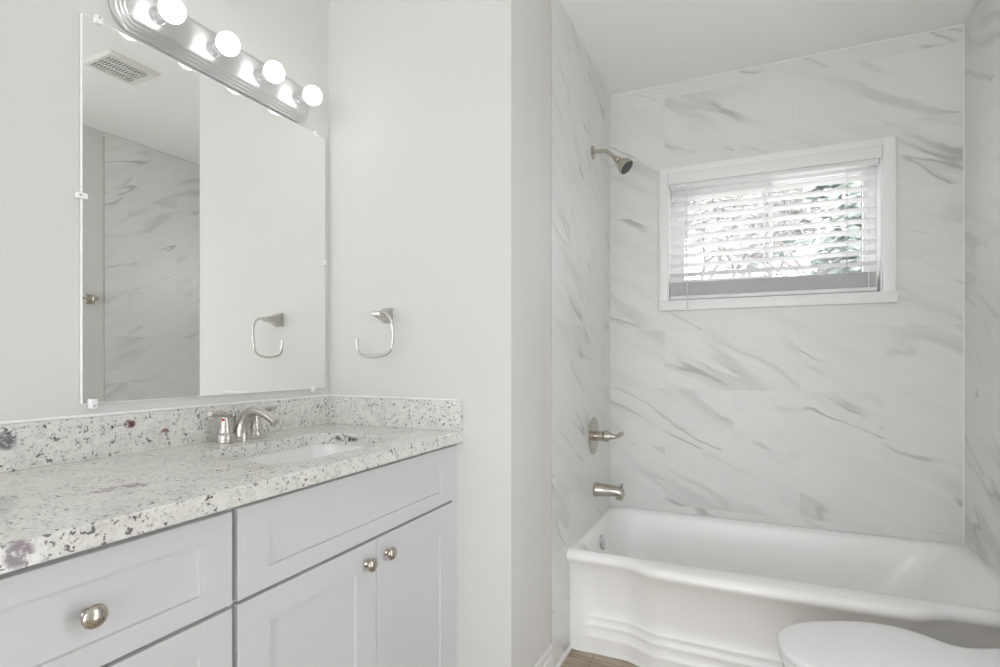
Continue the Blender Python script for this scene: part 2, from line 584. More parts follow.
# jamb liner
bm = bmesh.new()
box(bm, WX0, WX0 + 0.006, YB, YB + 0.15, WZ0, WZ1)
box(bm, WX1 - 0.006, WX1, YB, YB + 0.15, WZ0, WZ1)
box(bm, WX0, WX1, YB, YB + 0.15, WZ1 - 0.006, WZ1)
box(bm, WX0, WX1, YB + 0.06, YB + 0.15, WZ0, WZ0 + 0.006)
struct('window_jamb', bm, M['pvc'], win, smooth=False)
# vinyl outer frame
FY0, FY1 = YB + 0.085, YB + 0.135
GX0, GX1, GZ0, GZ1 = -0.322, 0.508, 1.632, 2.112
bm = bmesh.new()
box(bm, WX0 + 0.006, GX0, FY0, FY1, WZ0 + 0.006, WZ1 - 0.006, 0.002)
box(bm, GX1, WX1 - 0.006, FY0, FY1, WZ0 + 0.006, WZ1 - 0.006, 0.002)
box(bm, GX0, GX1, FY0, FY1, WZ0 + 0.006, GZ0, 0.002)
box(bm, GX0, GX1, FY0, FY1, GZ1, WZ1 - 0.006, 0.002)
struct('window_frame', bm, M['pvc'], win)


def sash(x0, x1, y0, y1, t, tz):
    bm = bmesh.new()
    box(bm, x0, x0 + t, y0, y1, GZ0, GZ1, 0.0015)
    box(bm, x1 - t, x1, y0, y1, GZ0, GZ1, 0.0015)
    box(bm, x0 + t, x1 - t, y0, y1, GZ0, GZ0 + tz * 0.4, 0.0015)
    box(bm, x0 + t, x1 - t, y0, y1, GZ1 - tz, GZ1, 0.0015)
    s = struct('window_sash', bm, M['pvc'], win)
    struct('glass_pane', boxm(x0 + t - 0.002, x1 - t + 0.002, (y0 + y1) / 2 - 0.002, (y0 + y1) / 2 + 0.002, GZ0 + 0.002, GZ1 - tz + 0.002), M['glass'], s, smooth=False)


sash(GX0, 0.118, FY0 + 0.004, FY0 + 0.024, 0.018, 0.040)
sash(0.075, GX1, FY0 + 0.0245, FY0 + 0.046, 0.010, 0.008)
struct('window_stop', boxm(GX1 - 0.010, GX1, FY0 + 0.002, FY0 + 0.024, GZ0, GZ1, 0.001), M['pvc'], win)

# ================================================================== BATHTUB
TX0, TX1 = XP, XR - 0.006
TYB = YB - 0.0005


def tub_loop(z, yfront, x0, x1, yback, r, n_front=96, n_side=24, n_back=48):
    """closed outline from front-left, along the front, right end, back, left end; yfront is a function of x"""
    pts = []
    for i in range(n_front):
        x = x0 + (x1 - x0) * i / (n_front - 1)
        y = yfront(x)
        # rounded corners
        if r > 0:
            d = min(x - x0, x1 - x)
            if d < r:
                y += r - math.sqrt(max(0, r * r - (r - d) ** 2))
        pts.append((x, y, z))
    def side(xa, ya, yb, flip):
        q = []
        for i in range(1, n_side):
            q.append((xa, ya + (yb - ya) * i / n_side, z))
        return q
    yr = pts[-1][1]; yl = pts[0][1]
    rb = max(r, 1e-4)
    pts += side(x1, yr, yback - rb, False)
    for i in range(n_back):
        x = x1 - (x1 - x0) * i / (n_back - 1)
        d = min(x - x0, x1 - x)
        y = yback
        if d < rb:
            y -= rb - math.sqrt(max(0, rb * rb - (rb - d) ** 2))
        pts.append((x, y, z))
    pts += side(x0, yback - rb, yl, True)
    return pts


def wave(x):          # 0 in the end recesses, 1 over the bowed middle
    return ss(x, -0.455, -0.315) * (1 - ss(x, 0.47, 0.61))


def bow(x):
    return 0.010 * (1 - ((x - 0.09) / 0.45) ** 2) if abs(x - 0.09) < 0.45 else 0.0


def lip(off):
    return lambda x: 2.166 - 0.056 * wave(x) - bow(x) + off


def apron(off, k):
    """k ridges already stepped out"""
    def f(x):
        e = ss(x, -0.625 + 0.0 * k, -0.585) * (1 - ss(x, 0.755, 0.795))
        return 2.214 - 0.050 * wave(x) - bow(x) + (off + 0.0065 * (3 - k)) * e
    return f


def inner(off):
    return lambda x: 2.199 + 0.010 * ss(x, -0.3, 0.5) + off


L = []
E0 = 0.0
L.append(tub_loop(0.000, apron(0.004, 3), TX0, TX1, TYB, 0))
L.append(tub_loop(0.012, apron(0.002, 3), TX0, TX1, TYB, 0))
for k, zr in ((3, 0.066), (2, 0.112), (1, 0.146)):
    L.append(tub_loop(zr - 0.006, apron(0.001, k), TX0, TX1, TYB, 0))
    L.append(tub_loop(zr, apron(-0.001, k), TX0, TX1, TYB, 0))
    L.append(tub_loop(zr + 0.004, apron(0.0015, k), TX0, TX1, TYB, 0))
    L.append(tub_loop(zr + 0.012, apron(0.0, k - 1), TX0, TX1, TYB, 0))
L.append(tub_loop(0.20, apron(-0.002, 0), TX0, TX1, TYB, 0))
L.append(tub_loop(0.33, apron(-0.016, 0), TX0, TX1, TYB, 0))
L.append(tub_loop(0.365, lip(0.026), TX0, TX1, TYB, 0))
L.append(tub_loop(0.380, lip(0.014), TX0, TX1, TYB, 0))
L.append(tub_loop(0.389, lip(0.004), TX0, TX1, TYB, 0))
L.append(tub_loop(0.399, lip(0.000), TX0, TX1, TYB, 0))
L.append(tub_loop(0.410, lip(0.002), TX0, TX1, TYB, 0))
L.append(tub_loop(0.420, lip(0.009), TX0, TX1, TYB, 0))
L.append(tub_loop(0.4265, lip(0.020), TX0, TX1, TYB, 0))
L.append(tub_loop(0.4285, inner(-0.006), TX0 + 0.014, TX1 - 0.014, TYB - 0.030, 0.05))
L.append(tub_loop(0.4270, inner(0.003), TX0 + 0.022, TX1 - 0.025, TYB - 0.042, 0.07))
L.append(tub_loop(0.4210, inner(0.011), TX0 + 0.030, TX1 - 0.036, TYB - 0.050, 0.09))
L.append(tub_loop(0.4080, inner(0.017), TX0 + 0.036, TX1 - 0.048, TYB - 0.056, 0.11))
L.append(tub_loop(0.3600, inner(0.024), TX0 + 0.046, TX1 - 0.080, TYB - 0.066, 0.13))
L.append(tub_loop(0.2400, inner(0.045), TX0 + 0.066, TX1 - 0.160, TYB - 0.090, 0.15))
L.append(tub_loop(0.1300, inner(0.070), TX0 + 0.095, TX1 - 0.240, TYB - 0.110, 0.17))
L.append(tub_loop(0.0900, inner(0.110), TX0 + 0.140, TX1 - 0.300, TYB - 0.150, 0.17))
L.append(tub_loop(0.0800, inner(0.190), TX0 + 0.220, TX1 - 0.400, TYB - 0.230, 0.14))
bm = bmesh.new()
loft(bm, L, cap0=True, cap1=True)
tub = thing('bathtub', 'white alcove bathtub with bowed apron and three curved ridges, under the window', 'bathtub', (0.09, 2.56, 0.0))
obj('tub_shell', bm, M['tub'], tub, sharp=60)
bm = bmesh.new()
secs = []
for i in range(80):
    x = TX0 + 0.001 + (TX1 - TX0 - 0.002) * i / 79
    y = apron(0.004, 3)(x) - 0.0005
    secs.append([(x, y, 0.0005), (x, y - 0.009, 0.0005), (x, y - 0.008, 0.006), (x, y - 0.003, 0.012), (x, y, 0.013)])
loft(bm, secs)
obj('caulk_bead', bm, M['caulk'], tub, label='white caulk bead at the foot of the apron')
# overflow plate on the plumbing end
ox = TX0 + 0.0475
ov = Vector((ox + 0.004, 2.565, 0.345))
bm = bmesh.new()
lathe(bm, [(0.0, -0.004), (0.034, -0.004), (0.036, 0.0), (0.034, 0.004), (0.024, 0.008), (0.0, 0.009)], ov, (1, 0, 0.12))
op = obj('overflow_plate', bm, M['chrome'], tub, label='round chrome overflow plate')
bm = bmesh.new()
box(bm, ov.x + 0.002, ov.x + 0.011, ov.y - 0.006, ov.y + 0.006, ov.z - 0.030, ov.z - 0.020, 0.001)
obj('overflow_slot', bm, M['rubber'], op)
bm = bmesh.new()
lathe(bm, [(0.0, 0.0), (0.034, 0.0), (0.034, 0.003), (0.026, 0.005), (0.0, 0.004)], (TX0 + 0.36, 2.565, 0.080), (0, 0, 1))
obj('drain', bm, M['chrome'], tub)

# ------------------------------------------------------------------ tub and shower fittings on the plumbing wall
sh = thing('showerhead', 'brushed nickel shower head on a bent arm, high on the tiled plumbing wall', 'shower head', (XP, 2.58, 2.229))
bm = bmesh.new()
lathe(bm, [(0.0, 0.0), (0.034, 0.0), (0.034, 0.002), (0.026, 0.007), (0.012, 0.010), (0.0, 0.010)], (XP, 2.58, 2.229), (1, 0, 0))
obj('flange', bm, M['nickel'], sh)
bm = bmesh.new()
tube(bm, [(XP + 0.004, 2.58, 2.229), (XP + 0.035, 2.58, 2.230), (XP + 0.065, 2.58, 2.225), (XP + 0.092, 2.58, 2.204), (XP + 0.112, 2.58, 2.184)], 0.0095)
obj('shower_arm', bm, M['nickel'], sh)
hd = Vector((XP + 0.108, 2.58, 2.188)); ha = Vector((0.72, -0.10, -0.69))
bm = bmesh.new()
lathe(bm, [(0.0, 0.0), (0.0125, 0.0), (0.0135, 0.003), (0.0135, 0.013), (0.0105, 0.0145), (0.0105, 0.016), (0.0165, 0.0175), (0.0185, 0.023), (0.0165, 0.0300), (0.0145, 0.0315), (0.0165, 0.033),
           (0.0235, 0.041), (0.032, 0.054), (0.0380, 0.069), (0.0395, 0.078), (0.039, 0.083), (0.036, 0.084), (0.0, 0.084)], hd, ha)
hb = obj('spray_head', bm, M['nickel'], sh)
bm = bmesh.new()
lathe(bm, [(0.0, 0.0835), (0.0355, 0.0835), (0.035, 0.0865), (0.0, 0.0875)], hd, ha)
a_, u_, v_ = frame_of(ha)
for rr, cnt in ((0.011, 6), (0.020, 10), (0.028, 14)):
    for k in range(cnt):
        an = 2 * math.pi * k / cnt
        lathe(bm, [(0.0014, 0.086), (0.001, 0.0895)], hd + (u_ * math.cos(an) + v_ * math.sin(an)) * rr, ha, 6)
obj('spray_face', bm, M['rubber'], hb, label='dark rubber spray face')

va = thing('shower_valve', 'round brushed nickel shower valve with an upturned lever, above the tub spout', 'shower valve', (XP, 2.60, 0.848))
vc = Vector((XP, 2.60, 0.850))
bm = bmesh.new()
lathe(bm, [(0.0, 0.0), (0.0915, 0.0), (0.0925, 0.0015), (0.088, 0.0055), (0.050, 0.0095), (0.030, 0.011), (0.0, 0.011)], vc, (1, 0, 0), 48)
pl = obj('escutcheon', bm, M['nickel'], va)
for dz in (-0.072, 0.072):
    bm = bmesh.new()
    lathe(bm, [(0.0, 0.0), (0.005, 0.0), (0.0045, 0.002), (0.0, 0.0025)], vc + Vector((0.006, 0.0, dz)), (1, 0, 0), 12)
    obj('screw', bm, M['screw'], pl)
bm = bmesh.new()
lathe(bm, [(0.0, 0.008), (0.025, 0.008), (0.025, 0.026), (0.0235, 0.028), (0.0235, 0.046), (0.025, 0.047), (0.026, 0.054), (0.0, 0.054)], vc, (1, 0, 0))
obj('valve_hub', bm, M['nickel'], va)
bm = bmesh.new()
tube(bm, [(*(vc + Vector((0.052, 0, 0))), 0.0255), (*(vc + Vector((0.062, 0, 0.001))), 0.0285), (*(vc + Vector((0.076, 0, 0.002))), 0.0235),
          (*(vc + Vector((0.094, -0.001, 0.001))), 0.0135), (*(vc + Vector((0.112, -0.002, 0.002))), 0.0100), (*(vc + Vector((0.128, -0.003, 0.010))), 0.0098),
          (*(vc + Vector((0.138, -0.004, 0.018))), 0.0105), (*(vc + Vector((0.147, -0.004, 0.021))), 0.0075)], 0.01, n=18)
obj('lever_handle', bm, M['nickel'], va)

sp = thing('tub_spout', 'brushed nickel tub spout with diverter knob, above the tub rim', 'tub spout', (XP, 2.62, 0.583))
bm = bmesh.new()
sl = []
for xx, zc, hy, hz in ((0.0, 0.583, 0.0335, 0.0335), (0.004, 0.583, 0.0350, 0.0350), (0.016, 0.583, 0.0345, 0.0345), (0.020, 0.583, 0.0325, 0.0325), (0.06, 0.584, 0.031, 0.030),
                       (0.10, 0.585, 0.029, 0.026), (0.120, 0.582, 0.028, 0.028), (0.132, 0.580, 0.027, 0.027), (0.141, 0.577, 0.023, 0.022), (0.146, 0.575, 0.012, 0.012)):
    sl.append([(XP + xx, 2.62 + hy * math.cos(2 * math.pi * i / 28), zc + hz * math.sin(2 * math.pi * i / 28)) for i in range(28)])
loft(bm, sl)
lathe(bm, [(0.0, 0.0), (0.0165, 0.0), (0.0175, -0.02), (0.0165, -0.03), (0.0, -0.03)], (XP + 0.122, 2.62, 0.575), (0, 0, 1), 24)
obj('spout_body', bm, M['nickel'], sp)
bm = bmesh.new()
lathe(bm, [(0.0, 0.0), (0.0045, 0.0), (0.0045, 0.012), (0.009, 0.014), (0.0095, 0.018), (0.0, 0.021)], (XP + 0.134, 2.62, 0.603), (0, 0, 1), 16)
obj('diverter_knob', bm, M['nickel'], sp)

# ================================================================== VANITY
ZTOP, ZUND, XCT = 0.983, 0.948, -0.8627
XF = -0.887           # face of doors and drawers
XB = XF - 0.019       # face frame
V0, VS, V1 = 0.235, 0.728, YP


def rect_loop(x, y0, y1, z0, z1):
    return [(x, y0, z0), (x, y1, z0), (x, y1, z1), (x, y0, z1)]


def shaker(name, y0, y1, z0, z1, st, ra, parent, rec=0.007):
    """recessed-panel front: one mesh"""
    bm = bmesh.new()
    loft(bm, [rect_loop(XB, y0, y1, z0, z1), rect_loop(XF - 0.0012, y0, y1, z0, z1), rect_loop(XF, y0 + 0.0012, y1 - 0.0012, z0 + 0.0012, z1 - 0.0012),
              rect_loop(XF, y0 + st, y1 - st, z0 + ra, z1 - ra), rect_loop(XF - rec * 0.9, y0 + st + 0.0008, y1 - st - 0.0008, z0 + ra + 0.0008, z1 - ra - 0.0008),
              rect_loop(XF - rec, y0 + st + 0.0018, y1 - st - 0.0018, z0 + ra + 0.0018, z1 - ra - 0.0018)])
    return obj(name, bm, M['cabinet'], parent, smooth=False)


def knob(y, z, parent):
    bm = bmesh.new()
    lathe(bm, [(0.0, 0.0), (0.0095, 0.0), (0.0095, 0.0015), (0.0068, 0.004), (0.0058, 0.009), (0.0068, 0.0125), (0.0135, 0.0150), (0.0172, 0.0180), (0.0178, 0.0205),
               (0.0160, 0.0238), (0.0105, 0.0268), (0.0045, 0.0280), (0.0, 0.0282)], (XF, y, z), (1, 0, 0), 32)
    return obj('knob', bm, M['nickel'], parent, sharp=60, label='brushed nickel mushroom knob')


def carcass(name, y0, y1, mids, rails, parent):
    """open box of panels with a face frame, no top"""
    bm = bmesh.new()
    zt, p, xb = ZUND - 0.001, 0.018, XV + 0.002
    box(bm, xb, XB - 0.018, y0, y0 + p, 0.105, zt)
    box(bm, xb, XB - 0.018, y1 - p, y1, 0.105, zt)
    box(bm, xb, XB - 0.018, y0 + p, y1 - p, 0.105, 0.123)
    box(bm, xb, xb + 0.006, y0 + p, y1 - p, 0.123, zt)
    box(bm, xb, XB - 0.07, y0 + 0.002, y1 - 0.002, 0.0, 0.105)
    box(bm, XB - 0.018, XB, y0, y0 + 0.040, 0.105, zt)
    box(bm, XB - 0.018, XB, y1 - 0.040, y1, 0.105, zt)
    for z0, z1 in rails:
        box(bm, XB - 0.018, XB, y0 + 0.040, y1 - 0.040, z0, z1)
    for m0, m1, z0, z1 in mids:
        box(bm, XB - 0.018, XB, m0, m1, z0, z1)
    return obj(name, bm, M['cabinet'], parent, smooth=False)


dc = thing('drawer_cabinet', 'white shaker drawer cabinet, left of the sink cabinet under the granite counter', 'cabinet', ((XV + XF) / 2, (V0 + VS) / 2, 0))
carcass('body', V0, VS - 0.0005, [], ((0.105, 0.165), (0.435, 0.475), (0.735, 0.772), (0.915, ZUND - 0.001)), dc)
for i, (z0, z1) in enumerate(((0.757, 0.933), (0.458, 0.7495), (0.158, 0.4505))):
    d = shaker('drawer', 0.252, 0.7225, z0, z1, 0.066, 0.040 if i == 0 else 0.057, dc)
    knob(0.474, (z0 + z1) / 2, d)
sc_ = thing('sink_cabinet', 'white shaker sink cabinet with two doors and a false drawer front, beside the partition', 'cabinet', ((XV + XF) / 2, (VS + V1) / 2, 0))
carcass('body', VS + 0.0005, V1 - 0.001, [(1.140, 1.180, 0.165, 0.735)], ((0.105, 0.165), (0.735, 0.772), (0.915, ZUND - 0.001)), sc_)
shaker('false_front', 0.7355, 1.5650, 0.757, 0.9345, 0.073, 0.042, sc_)
d1 = shaker('door', 0.7355, 1.1595, 0.158, 0.7495, 0.077, 0.060, sc_)
knob(1.120, 0.698, d1)
d2 = shaker('door', 1.1615, 1.5650, 0.158, 0.7495, 0.074, 0.060, sc_)
knob(1.204, 0.700, d2)
obj('filler_strip', boxm(XB, XF - 0.002, 1.5665, V1 - 0.001, 0.105, 0.9345, 0.0008, 1), M['cabinet'], sc_, smooth=False)

# countertop with sink cut-out
HX0, HX1, HY0, HY1 = -1.268, -0.950, 0.908, 1.376
C0, C1 = 0.21, YP - 0.0005


def hole(r_off, z):
    return [(x, y, z) for x, y in rrect(HX0 - r_off, HX1 + r_off, HY0 - r_off, HY1 + r_off, 0.075 + r_off, 10)]


hp = hole(0, 0)
hcx, hcy = (HX0 + HX1) / 2, (HY0 + HY1) / 2


def outer(inset, z):
    x0, x1, y0, y1 = XV + 0.001, XCT - inset, C0 + inset, C1
    out = []
    for x, y, _ in hp:
        dx, dy = x - hcx, y - hcy
        t = min([v for v in ((x1 - hcx) / dx if dx > 1e-9 else 1e9, (x0 - hcx) / dx if dx < -1e-9 else 1e9,
                             (y1 - hcy) / dy if dy > 1e-9 else 1e9, (y0 - hcy) / dy if dy < -1e-9 else 1e9)])
        out.append([hcx + dx * t, hcy + dy * t, z])
    for cx, cy in ((x0, y0), (x0, y1), (x1, y0), (x1, y1)):
        k = min(range(len(out)), key=lambda i: abs(math.atan2(out[i][1] - hcy, out[i][0] - hcx) - math.atan2(cy - hcy, cx - hcx)))
        out[k] = [cx, cy, z]
    return [tuple(p) for p in out]


bm = bmesh.new()
loft(bm, [hole(0.0, ZUND), outer(0.0, ZUND), outer(0.0, ZTOP - 0.003), outer(0.0008, ZTOP - 0.0009), outer(0.003, ZTOP),
          hole(0.002, ZTOP), hole(0.0006, ZTOP - 0.0008), hole(0.0, ZTOP - 0.003), hole(0.0, ZUND)], cap0=False, cap1=False)
tag(obj('countertop', bm, M['granite'], smooth=False), 'speckled white granite countertop with a rounded sink cut-out, on the white cabinets', 'countertop')
tag(obj('backsplash', boxm(XV + 0.001, XV + 0.021, C0, YP - 0.001, ZTOP, 1.084, 0.0015, 1), M['granite'], smooth=False),
    'long low granite backsplash along the wall under the mirror', 'backsplash')
tag(obj('side_splash', boxm(XV + 0.0215, XCT - 0.0005, YP - 0.021, YP - 0.001, ZTOP, 1.084, 0.0015, 1), M['granite'], smooth=False),
    'short granite side splash along the partition wall below the towel ring', 'backsplash')

# undermount sink
sk = thing('sink', 'white rectangular undermount sink with rounded corners, below the faucet', 'sink', (hcx, hcy, 0.80))


def sl_(off, z, r):
    return [(x, y, z) for x, y in rrect(HX0 - off, HX1 + off, HY0 - off, HY1 + off, r, 10)]


bm = bmesh.new()
zt = ZUND - 0.0005
loft(bm, [sl_(0.022, zt - 0.008, 0.09), sl_(0.022, zt, 0.09), sl_(0.004, zt, 0.079), sl_(0.003, zt - 0.003, 0.078), sl_(-0.004, zt - 0.05, 0.075), sl_(-0.014, zt - 0.10, 0.07),
          sl_(-0.03, zt - 0.122, 0.06), sl_(-0.06, zt - 0.132, 0.05), sl_(-0.12, zt - 0.136, 0.02),
          ], cap0=False, cap1=True)
obj('basin', bm, M['porcelain'], sk, sharp=60)
bm = bmesh.new()
lathe(bm, [(0.0, 0.0), (0.021, 0.0), (0.022, 0.003), (0.015, 0.005), (0.0, 0.006)], (hcx, hcy, zt - 0.137), (0, 0, 1), 24)
obj('drain', bm, M['chrome'], sk, label='chrome drain')

# faucet
FX, FYc = -1.366, 1.140
fa = thing('faucet', 'brushed nickel two-handle bathroom faucet standing behind the sink', 'faucet', (FX, FYc, ZTOP))
bm = bmesh.new()
loops = []
for off, z in ((0.0, 0.0), (0.001, 0.002), (0.0, 0.008), (-0.004, 0.013), (-0.012, 0.016)):
    loops.append([(x, y, ZTOP + z) for x, y in rrect(FX - 0.0265 - off, FX + 0.0265 + off, FYc - 0.079 - off, FYc + 0.079 + off, 0.026 + off * 0.9, 8)])
loft(bm, loops)
obj('base_plate', bm, M['nickel_light'], fa, sharp=50)
bm = bmesh.new()
tube(bm, [(FX + 0.000, FYc, ZTOP + 0.004, 0.0310), (FX + 0.004, FYc, ZTOP + 0.030, 0.0260), (FX + 0.014, FYc, ZTOP + 0.058, 0.0205), (FX + 0.036, FYc, ZTOP + 0.081, 0.0155),
          (FX + 0.068, FYc, ZTOP + 0.088, 0.0135), (FX + 0.102, FYc, ZTOP + 0.080, 0.0125), (FX + 0.130, FYc, ZTOP + 0.066, 0.0125), (FX + 0.142, FYc, ZTOP + 0.058, 0.0120)], 0.012, n=20)
spo = obj('spout', bm, M['nickel_light'], fa, sharp=50)
bm = bmesh.new()
lathe(bm, [(0.0, 0.0), (0.0085, 0.0), (0.0085, -0.010), (0.007, -0.010), (0.0, -0.009)], (FX + 0.133, FYc, ZTOP + 0.058), (0.35, 0, 1), 20)
obj('aerator', bm, M['nickel_light'], spo)
for s in (-1, 1):
    hy = FYc + s * 0.052
    bm = bmesh.new()
    lathe(bm, [(0.0, 0.010), (0.0265, 0.010), (0.0255, 0.020), (0.0225, 0.027), (0.0215, 0.0275), (0.0215, 0.0290), (0.0220, 0.0295), (0.0195, 0.042), (0.0155, 0.060), (0.0128, 0.074), (0.0120, 0.080), (0.0085, 0.085), (0.0, 0.0865)],
          (FX, hy, ZTOP), (0, 0, 1), 28)
    tube(bm, [(FX + 0.001, hy - s * 0.004, ZTOP + 0.074, 0.0105), (FX + 0.004, hy + s * 0.010, ZTOP + 0.083, 0.0095), (FX + 0.010, hy + s * 0.030, ZTOP + 0.0865, 0.0085),
              (FX + 0.015, hy + s * 0.050, ZTOP + 0.0865, 0.0080), (FX + 0.018, hy + s * 0.063, ZTOP + 0.0885, 0.0060)], 0.008, n=16, up=(0, 0, 1), flat=1.35)
    h = obj('handle', bm, M['nickel_light'], fa, sharp=50)
    if s < 0:
        bm = bmesh.new()
        lathe(bm, [(0.0, -0.001), (0.0042, -0.001), (0.0038, 0.0012), (0.0, 0.0018)], (FX + 0.0075, hy - 0.0115, ZTOP + 0.066), (0.55, -0.83, 0.2), 16)
        obj('hot_marker', bm, M['red'], h, label='small red hot-water dot')
bm = bmesh.new()
lathe(bm, [(0.0, 0.012), (0.0035, 0.012), (0.0035, 0.062), (0.0065, 0.066), (0.0072, 0.074), (0.0050, 0.079), (0.0, 0.080)], (FX - 0.026, FYc, ZTOP), (0, 0, 1), 16)
obj('lift_rod', bm, M['nickel_light'], fa, sharp=50)

# ================================================================== MIRROR
mi = thing('mirror', 'large frameless rectangular mirror held by clear clips above the vanity', 'mirror', (XV, 1.168, 1.115))
MY0, MY1, MZ0, MZ1, MT = 0.7540, 1.5650, 1.1150, 2.0455, 0.010
bm = bmesh.new()
lp = lambda x, ins: [(x + 0.005 * (y - 1.168), y, z) for y, z in rrect(MY0 + ins, MY1 - ins, MZ0 + ins, MZ1 - ins, 0.004, 3)]
loft(bm, [lp(XV + MT - 0.006, 0), lp(XV + MT, 0), lp(XV + MT + 0.0005, 0.001)])
obj('glass_sheet', bm, M['glass_edge'], mi, smooth=False)
bm = bmesh.new()
loft(bm, [lp(XV + MT + 0.0003, 0.0022), lp(XV + MT + 0.0009, 0.0022)])
obj('mirror_face', bm, M['mirror'], mi, smooth=False, label='silvered reflecting face')
for (cy, cz, hy, hz, vert) in ((MY0, 1.609, 0.011, 0.007, False), (0.778, MZ0, 0.008, 0.012, True), (0.790, MZ1, 0.008, 0.010, True), (1.505, MZ0, 0.008, 0.012, True), (1.519, MZ1, 0.008, 0.010, True), (MY1, 1.583, 0.009, 0.008, False)):
    bm = bmesh.new()
    box(bm, XV + 0.001, XV + MT + 0.006, cy - hy, cy + hy, cz - hz, cz + hz, 0.002)
    c = obj('mirror_clip', bm, M['clip'], mi, label='clear plastic mirror clip')
    off = Vector((0, 0, -hz * 0.45 if cz < 1.3 else hz * 0.45)) if vert else Vector((0, -hy * 0.5 if cy < 1 else hy * 0.5, 0))
    bm = bmesh.new()
    lathe(bm, [(0.0, 0.0), (0.0028, 0.0), (0.0024, 0.0012), (0.0, 0.0015)], Vector((XV + MT + 0.006, cy, cz)) + off, (1, 0, 0), 12)
    obj('screw', bm, M['screw'], c)

# ================================================================== VANITY LIGHT
PZ, PY, PHL, PHH = 2.1215, 1.1465, 0.332, 0.0665
vl = thing('vanity_light', 'nickel bar light with four lit globe bulbs on the wall above the mirror', 'light fixture', (XV, PY, PZ))
bm = bmesh.new()
loops = []
for ins, dep in ((0.002, 0.0005), (0.0, 0.003), (0.0, 0.011), (0.002, 0.013), (0.0045, 0.014), (0.006, 0.0142), (0.007, 0.017), (0.0085, 0.0205), (0.011, 0.0220), (0.0125, 0.0222),
                 (0.0135, 0.025), (0.015, 0.0285), (0.0175, 0.0300), (0.019, 0.0302), (0.020, 0.033), (0.0225, 0.0365), (0.026, 0.038), (0.030, 0.0385)):
    loops.append([(XV + dep, y, z) for y, z in rrect(PY - PHL + ins, PY + PHL - ins, PZ - PHH + ins, PZ + PHH - ins, max(0.058 - ins, 0.01), 12)])
loft(bm, loops)
obj('back_plate', bm, M['plate'], vl, sharp=40)
for k in range(4):
    by = 0.9170 + 0.1650 * k
    bm = bmesh.new()
    lathe(bm, [(0.0, 0.037), (0.0215, 0.037), (0.0215, 0.040), (0.0190, 0.042), (0.0190, 0.047), (0.0178, 0.048), (0.0178, 0.053), (0.0190, 0.054), (0.0190, 0.059), (0.0178, 0.060), (0.0178, 0.068), (0.0, 0.068)], (XV, by, PZ), (1, 0, 0), 32)
    so = obj('socket', bm, M['plate'], vl)
    bm = bmesh.new()
    R, cx = 0.0315, 0.096
    prof = [(0.0, 0.064), (0.0155, 0.064), (0.0160, 0.069), (0.0180, 0.0712)]
    for i in range(4, 25):
        a = math.pi * (1 - i / 24.0)
        prof.append((R * math.sin(a), cx + R * math.cos(a)))
    prof = [p for p in prof[:4]] + [p for p in prof[4:] if p[1] > 0.0725]
    lathe(bm, prof, (XV, by, PZ), (1, 0, 0), 36)
    obj('light_bulb', bm, M['bulb'], so, sharp=70, label='lit white globe bulb')

# ================================================================== TOWEL RING (open square ring on the partition wall)
tr_ = thing('towel_ring', 'open-ended nickel towel ring on the partition wall above the side splash', 'towel ring', (-1.165, YP, 1.378))


def post(bm, c, ax_out, ax_side, sizes):
    """square flared post: sizes = (out, half side, half height, dz)"""
    o = Vector(ax_out); s = Vector(ax_side)
    lps = []
    for d, hs, hz, dz in sizes:
        lps.append([Vector(c) + o * d + s * a + Vector((0, 0, b_ + dz)) for a, b_ in ((-hs, -hz), (hs, -hz), (hs, hz), (-hs, hz))])
    loft(bm, lps)


bm = bmesh.new()
post(bm, (-1.165, YP - 0.0005, 1.379), (0, -1, 0), (1, 0, 0), ((0.0, 0.0180, 0.0265, 0), (0.004, 0.0185, 0.0270, 0), (0.009, 0.0180, 0.0235, 0), (0.020, 0.0175, 0.0180, 0.0), (0.034, 0.0165, 0.0140, 0.0), (0.050, 0.0160, 0.0110, 0.0005), (0.064, 0.0160, 0.0090, 0.0005), (0.072, 0.0155, 0.0075, 0.001), (0.075, 0.0135, 0.005, 0.001)))
obj('post', bm, M['nickel_light'], tr_, smooth=False)
yr = YP - 0.069
bm = bmesh.new()
tube(bm, [(-1.166, yr, 1.382), (-1.146, yr - 0.002, 1.383), (-1.122, yr - 0.003, 1.379), (-1.104, yr - 0.003, 1.362), (-1.097, yr - 0.002, 1.325), (-1.099, yr, 1.285), (-1.109, yr, 1.252), (-1.131, yr, 1.238),
          (-1.177, yr, 1.231), (-1.225, yr, 1.237), (-1.244, yr, 1.249), (-1.250, yr, 1.270), (-1.252, yr, 1.291)], 0.0048, n=12)
lathe(bm, [(0.0, -0.003), (0.0065, -0.003), (0.0065, 0.002), (0.0, 0.003)], (-1.252, yr, 1.293), (0, 0, 1), 12)
obj('ring', bm, M['nickel_light'], tr_, sharp=50)

# towel bar on the painted right wall, seen in the mirror
tb = thing('towel_bar', 'nickel towel bar on the painted right wall, only its square post seen in the mirror', 'towel bar', (XR, 1.75, 1.595))
for py in (1.972, 1.49):
    bm = bmesh.new()
    post(bm, (XR + 0.0005, py, 1.597), (-1, 0, 0), (0, 1, 0), ((0.0, 0.027, 0.030, 0), (0.005, 0.027, 0.030, 0), (0.010, 0.024, 0.025, 0), (0.03, 0.018, 0.016, 0), (0.052, 0.016, 0.013, 0), (0.070, 0.016, 0.013, 0), (0.073, 0.014, 0.011, 0)))
    obj('post', bm, M['nickel'], tb, smooth=False)
bm = bmesh.new()
tube(bm, [(XR - 0.058, 1.49, 1.597), (XR - 0.058, 1.972, 1.597)], 0.008, sub=1)
obj('bar', bm, M['nickel'], tb)

